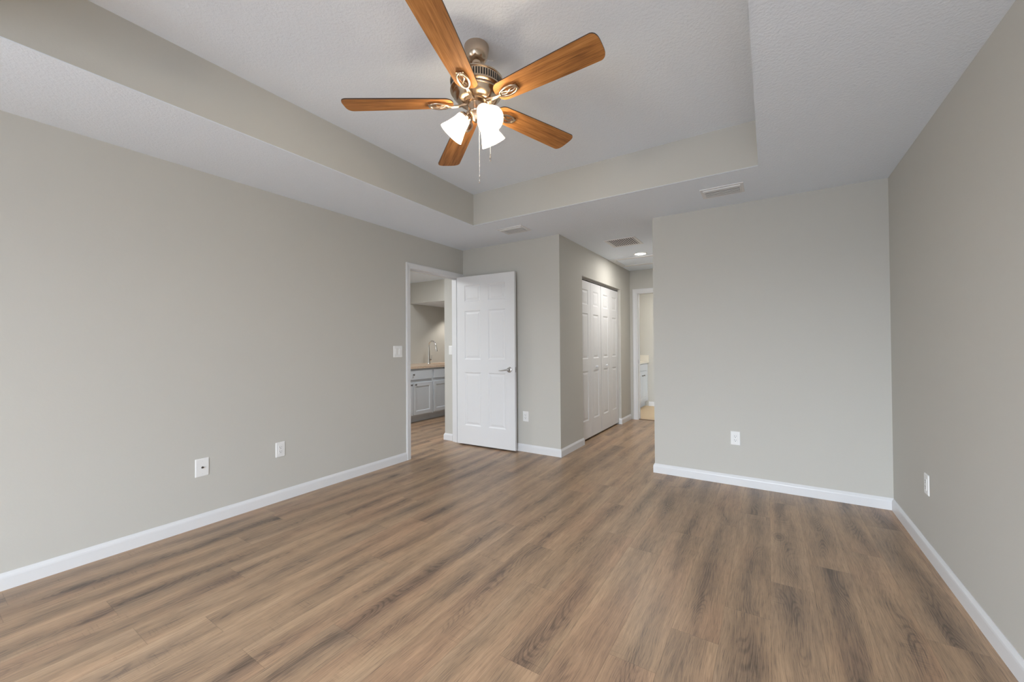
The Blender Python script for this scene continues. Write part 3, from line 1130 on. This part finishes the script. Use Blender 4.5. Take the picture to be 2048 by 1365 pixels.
def make_blade():
    pts = blade_outline()
    bm = new_bm()
    t = 0.0055
    bot = [bm.verts.new((x, y, 0)) for x, y in pts]
    top = [bm.verts.new((x, y, t)) for x, y in pts]
    bm.faces.new(bot[::-1]).material_index = 0
    bm.faces.new(top).material_index = 0
    n = len(pts)
    for i in range(n):
        bm.faces.new((bot[i], bot[(i + 1) % n], top[(i + 1) % n], top[i])).material_index = 1
    return obj('blade', bm, ['blade', 'edge'], fan)


def make_arm():
    """cast arm with an open oval and a twisted bar; local frame as the blade"""
    bm = new_bm()
    oval = []
    for k in range(28):
        a = 2 * PI * k / 28
        w_ = 0.026 * (1 + 0.10 * math.cos(a))
        oval.append((0.190 + 0.048 * math.cos(a), w_ * math.sin(a), -0.0085 - 0.004 * (1 - math.cos(a)) / 2))
    tube(bm, oval, 0.0058, 10, closed=True)
    for s in (1, -1):
        bar = []
        for k in range(12):
            q = k / 11
            bar.append((0.150 + 0.080 * q, s * 0.0085 * math.sin(2 * PI * q * 0.9 + 0.3), -0.0105 + 0.003 * math.cos(2 * PI * q)))
        tube(bm, bar, 0.0042, 8)
    # boss that meets the blade at the outer end
    vv = box(bm, 0.226, 0.243, -0.019, 0.019, -0.010, -0.0003)
    tube(bm, [(0.148, 0, -0.0125), (0.125, 0.0035, -0.014), (0.095, 0.004, -0.012), (0.060, 0.0035, -0.006), (0.048, 0.003, -0.002)],
         [0.0065, 0.0058, 0.0055, 0.006, 0.007], 10)
    tube(bm, [(0.148, 0, -0.0125), (0.125, -0.0035, -0.014), (0.095, -0.004, -0.012), (0.060, -0.0035, -0.006), (0.048, -0.003, -0.002)],
         [0.0065, 0.0058, 0.0055, 0.006, 0.007], 10)
    return obj('blade_arm', bm, 'nickel', fan, smooth=True)


BZ = 2.436 - TZ
AZ = [72.0, 144.0, 216.0, 288.0, 0.0]
AOFF = [0.3, 0.0, 1.2, 0.0, 0.0]     # small azimuth differences between the blades (same order as AZ + 72)
DOFF = [-0.012, -0.012, 0.0, 0.0, 0.004]
TILTX, TILTY = 0.043, -0.014
PITCH = math.radians(-10)
b0, a0 = make_blade(), make_arm()
for k, az in enumerate(AZ):
    if k == 0:
        b, a = b0, a0
    else:
        b, a = b0.copy(), a0.copy()
        COL.objects.link(b)
        COL.objects.link(a)
        b.parent = fan
        a.parent = fan
    A = math.radians(az + 72.0 + AOFF[k])
    droop = -math.atan(TILTX * math.cos(A) + TILTY * math.sin(A) + DOFF[k] / 0.66)
    for o, p in ((b, PITCH), (a, PITCH * 0.6)):
        o.location = (0, 0, BZ)
        o.rotation_euler = Euler((p, droop, A), 'XYZ')


def make_lamp(az):
    A = math.radians(az)
    ca, sa = math.cos(A), math.sin(A)
    zr = TZ
    neck = Vector((0.060 * ca, 0.060 * sa, 2.374 - zr))
    mouth = Vector((0.134 * ca, 0.134 * sa, 2.290 - zr))
    ax = (mouth - neck)
    L = ax.length
    rot = ax.to_track_quat('Z', 'Y').to_matrix().to_4x4()
    bm = new_bm()
    tube(bm, [(0.030 * ca, 0.030 * sa, 2.392 - zr), (0.042 * ca, 0.042 * sa, 2.394 - zr), tuple(neck - ax.normalized() * 0.004)], [0.010, 0.010, 0.011], 12)
    mx = Matrix.Translation(neck) @ rot
    lathe(bm, [(0.010, -0.012), (0.022, -0.010), (0.031, -0.002), (0.032, 0.010), (0.0305, 0.010)], 32, mtx=mx)
    arm = obj('lamp_holder', bm, 'nickel', fan, smooth=True)
    bm = new_bm()
    prof = [(0.029, 0.002), (0.034, 0.008), (0.037, 0.022), (0.040, 0.040), (0.046, 0.060), (0.052, 0.078), (0.059, 0.094), (0.065, L), (0.0665, L + 0.002),
            (0.0645, L + 0.002), (0.057, 0.096), (0.050, 0.080), (0.044, 0.062), (0.037, 0.040), (0.034, 0.022), (0.030, 0.010)]
    lathe(bm, prof, 40, mtx=mx)
    sh = obj('lamp_shade', bm, 'shade', fan, smooth=True)
    bm = new_bm()
    lathe(bm, [(0.0005, 0.098), (0.016, 0.092), (0.025, 0.078), (0.027, 0.066), (0.022, 0.050), (0.014, 0.034), (0.013, 0.008)], 20, mtx=mx)
    obj('bulb', bm, 'bulb', sh, smooth=True)


for az in (205, 336, 87):
    make_lamp(az)


def pull_chain(x, y, z0, z1, name='pull_chain', zw=0.0):
    bm = new_bm()
    n = int((z0 - z1) / 0.006)
    for i in range(n):
        z = z0 - (i + 0.5) * (z0 - z1) / n
        rr = 0.0014 + 0.0008 * (i % 2)
        lathe(bm, [(0.0006, z + 0.0029), (rr, z + 0.0012), (rr, z - 0.0012), (0.0006, z - 0.0029)], 6)
    c = obj(name, bm, 'vent', fan, loc=(x, y, -TZ))
    bm = new_bm()
    lathe(bm, [(0.0008, z1 + 0.002), (0.004, z1 - 0.003), (0.0025, z1 - 0.009), (0.0048, z1 - 0.016), (0.0052, z1 - 0.022), (0.003, z1 - 0.027), (0.0045, z1 - 0.033), (0.0008, z1 - 0.037)], 12)
    obj('pull_fob', bm, 'chrome', c, smooth=True)


pull_chain(0.010, 0.006, 2.345, 2.066)
pull_chain(0.047, 0.050, 2.360, 2.185)

# ------------------------------------------------------------------ kitchen seen through the doorway
def front(bm_parent, name, y0, y1, z0, z1, xf, panel=True, stile=0.055):
    """cabinet door or drawer front on a plane facing +x"""
    bm = new_bm()
    w_, h_ = y1 - y0, z1 - z0
    if panel:
        panel_slab(bm, w_, h_, 0.02, [(stile, w_ - stile, stile, h_ - stile)], SHAKER_PROF)
    else:
        panel_slab(bm, w_, h_, 0.02, [], SHAKER_PROF)
    return obj(name, bm, 'cabinet', bm_parent, loc=(xf, y0, z0), rot=(0, 0, PI / 2), bevel=0.0012)


def knob(parent, y, z, y0, z0):
    bm = new_bm()
    mx = Matrix.Translation((y - y0, 0, z - z0)) @ Matrix.Rotation(PI / 2, 4, 'X')
    lathe(bm, [(0.0005, 0), (0.006, 0), (0.005, 0.012), (0.013, 0.018), (0.014, 0.024), (0.009, 0.029), (0.0005, 0.030)], 18, mtx=mx)
    obj('knob', bm, 'knob', parent, smooth=True)


def base_cabinet(y0, y1, label, drawer_knob):
    xf = -4.70
    t = thing('base_cabinet', label, 'cabinet', (0, 0, 0), group='base cabinets under the kitchen counter')
    t.location = (xf, (y0 + y1) / 2, 0)
    off = Vector(t.location)
    bm = new_bm()
    box(bm, KX + 0.02 - off.x, 0, y0 - off.y, y1 - off.y, 0.103, 0.852)
    obj('carcass', bm, 'cabinet', t)
    bm = new_bm()
    box(bm, KX + 0.05 - off.x, -0.07, y0 - off.y, y1 - off.y, 0.0, 0.103)
    obj('toe_kick', bm, 'cabinet', t)
    ym = (y0 + y1) / 2
    for (a, b, kn) in ((y0 + 0.02, ym - 0.004, ym - 0.045), (ym + 0.004, y1 - 0.02, ym + 0.045)):
        dd = front(t, 'door', a - off.y, b - off.y, 0.125, 0.628, 0.02)
        knob(dd, kn, 0.603, a, 0.125)
    dr = front(t, 'drawer', y0 + 0.02 - off.y, y1 - 0.02 - off.y, 0.680, 0.822, 0.02, panel=False)
    if drawer_knob:
        knob(dr, ym, 0.762, y0 + 0.02, 0.680)
    return t


base_cabinet(4.002, 4.878, 'pale grey kitchen base cabinet with knobs, drawer front left of the sink', True)
base_cabinet(4.880, 5.900, 'pale grey kitchen base cabinet under the sink, right of the drawer cabinet', False)
base_cabinet(3.124, 4.000, 'pale grey kitchen base cabinet at the left end of the counter', True)

bm = new_bm()
SX0, SX1, SY0, SY1 = -5.09, -4.78, 5.10, 5.80
z0, z1 = 0.853, 0.891
box(bm, KX + 0.001, SX0, 3.1, 6.2, z0, z1)
box(bm, SX1, -4.662, 3.1, 6.2, z0, z1)
box(bm, SX0, SX1, 3.1, SY0, z0, z1)
box(bm, SX0, SX1, SY1, 6.2, z0, z1)
tag(obj('countertop', bm, 'counter', bevel=None), 'beige kitchen countertop on the pale grey cabinets', 'countertop')
bm = new_bm()
box(bm, SX0 + 0.001, SX1 - 0.001, SY0 + 0.001, SY1 - 0.001, 0.853, 0.862)
for a, b, c, d in ((SX0 + 0.001, SX0 + 0.006, SY0 + 0.001, SY1 - 0.001), (SX1 - 0.006, SX1 - 0.001, SY0 + 0.001, SY1 - 0.001),
                   (SX0 + 0.006, SX1 - 0.006, SY0 + 0.001, SY0 + 0.006), (SX0 + 0.006, SX1 - 0.006, SY1 - 0.006, SY1 - 0.001)):
    box(bm, a, b, c, d, 0.862, 0.8905)
tag(obj('sink', bm, 'counter'), 'beige sink basin let into the kitchen countertop', 'sink')

t = thing('kitchen_faucet', 'chrome pull-down gooseneck faucet on the kitchen countertop', 'faucet', (-5.165, 5.276, 0.891))
bm = new_bm()
lathe(bm, [(0.0005, 0), (0.030, 0.0), (0.030, 0.004), (0.026, 0.012), (0.022, 0.10), (0.017, 0.24), (0.014, 0.30), (0.0005, 0.301)], 24)
obj('body', bm, 'chrome', t, smooth=True)
bm = new_bm()
pts = [(0, 0, 0.29), (0, 0, 0.32)]
for k in range(13):
    a = PI - PI * k / 12 * 0.92
    pts.append((0.085 + 0.085 * math.cos(a), 0, 0.325 + 0.080 * math.sin(a)))
tube(bm, pts, 0.0125, 14)
obj('spout', bm, 'chrome', t, smooth=True)
bm = new_bm()
tube(bm, [(0.168, 0, 0.35), (0.176, 0, 0.30), (0.181, 0, 0.27), (0.187, 0, 0.222)], [0.0135, 0.0145, 0.019, 0.022], 16)
obj('spray_head', bm, 'chrome', t, smooth=True)
bm = new_bm()
tube(bm, [(0.0, 0.018, 0.065), (0.0, 0.058, 0.065)], 0.016, 14)
tube(bm, [(0.0, 0.052, 0.07), (0.004, 0.062, 0.10), (0.006, 0.066, 0.15)], [0.008, 0.007, 0.006], 10)
obj('lever', bm, 'chrome', t, smooth=True)

# ------------------------------------------------------------------ bathroom vanity
VX, VY0, VY1 = -2.02, 7.0, 8.118
t = thing('vanity_cabinet', 'white bathroom vanity cabinet seen through the far doorway', 'cabinet', (VX, (VY0 + VY1) / 2, 0))
oy = (VY0 + VY1) / 2
bm = new_bm()
box(bm, -2.539 - VX, 0, VY0 - oy, VY1 - oy, 0.11, 0.848)
obj('carcass', bm, 'cabinet', t)
bm = new_bm()
box(bm, -2.539 - VX, -0.06, VY0 - oy, VY1 - oy, 0.001, 0.11)
obj('toe_kick', bm, 'cabinet', t)
for a, b, kn in ((7.03, 7.322, 7.30), (7.335, 7.648, 7.605), (7.660, 7.985, 7.725)):
    dd = front(t, 'door', a - oy, b - oy, 0.150, 0.700, 0.02)
    if a > 7.3:
        knob(dd, kn, 0.625, a, 0.150)
front(t, 'drawer', 7.03 - oy, 7.985 - oy, 0.725, 0.835, 0.02, panel=False)
t = thing('vanity_countertop', 'cream vanity countertop with a low splash at the back wall', 'countertop', (VX, oy, 0.849))
bm = new_bm()
box(bm, -2.539 - VX, 0.028, VY0 - oy, VY1 - oy, 0, 0.036)
obj('top', bm, 'cream', t, bevel=0.003)
bm = new_bm()
box(bm, -2.539 - VX, 0.026, VY1 - 0.02 - oy, VY1 - oy, 0.036, 0.150)
obj('side_splash', bm, 'cream', t, bevel=0.002)

# ------------------------------------------------------------------ registered in the file
bpy.context.view_layer.update()
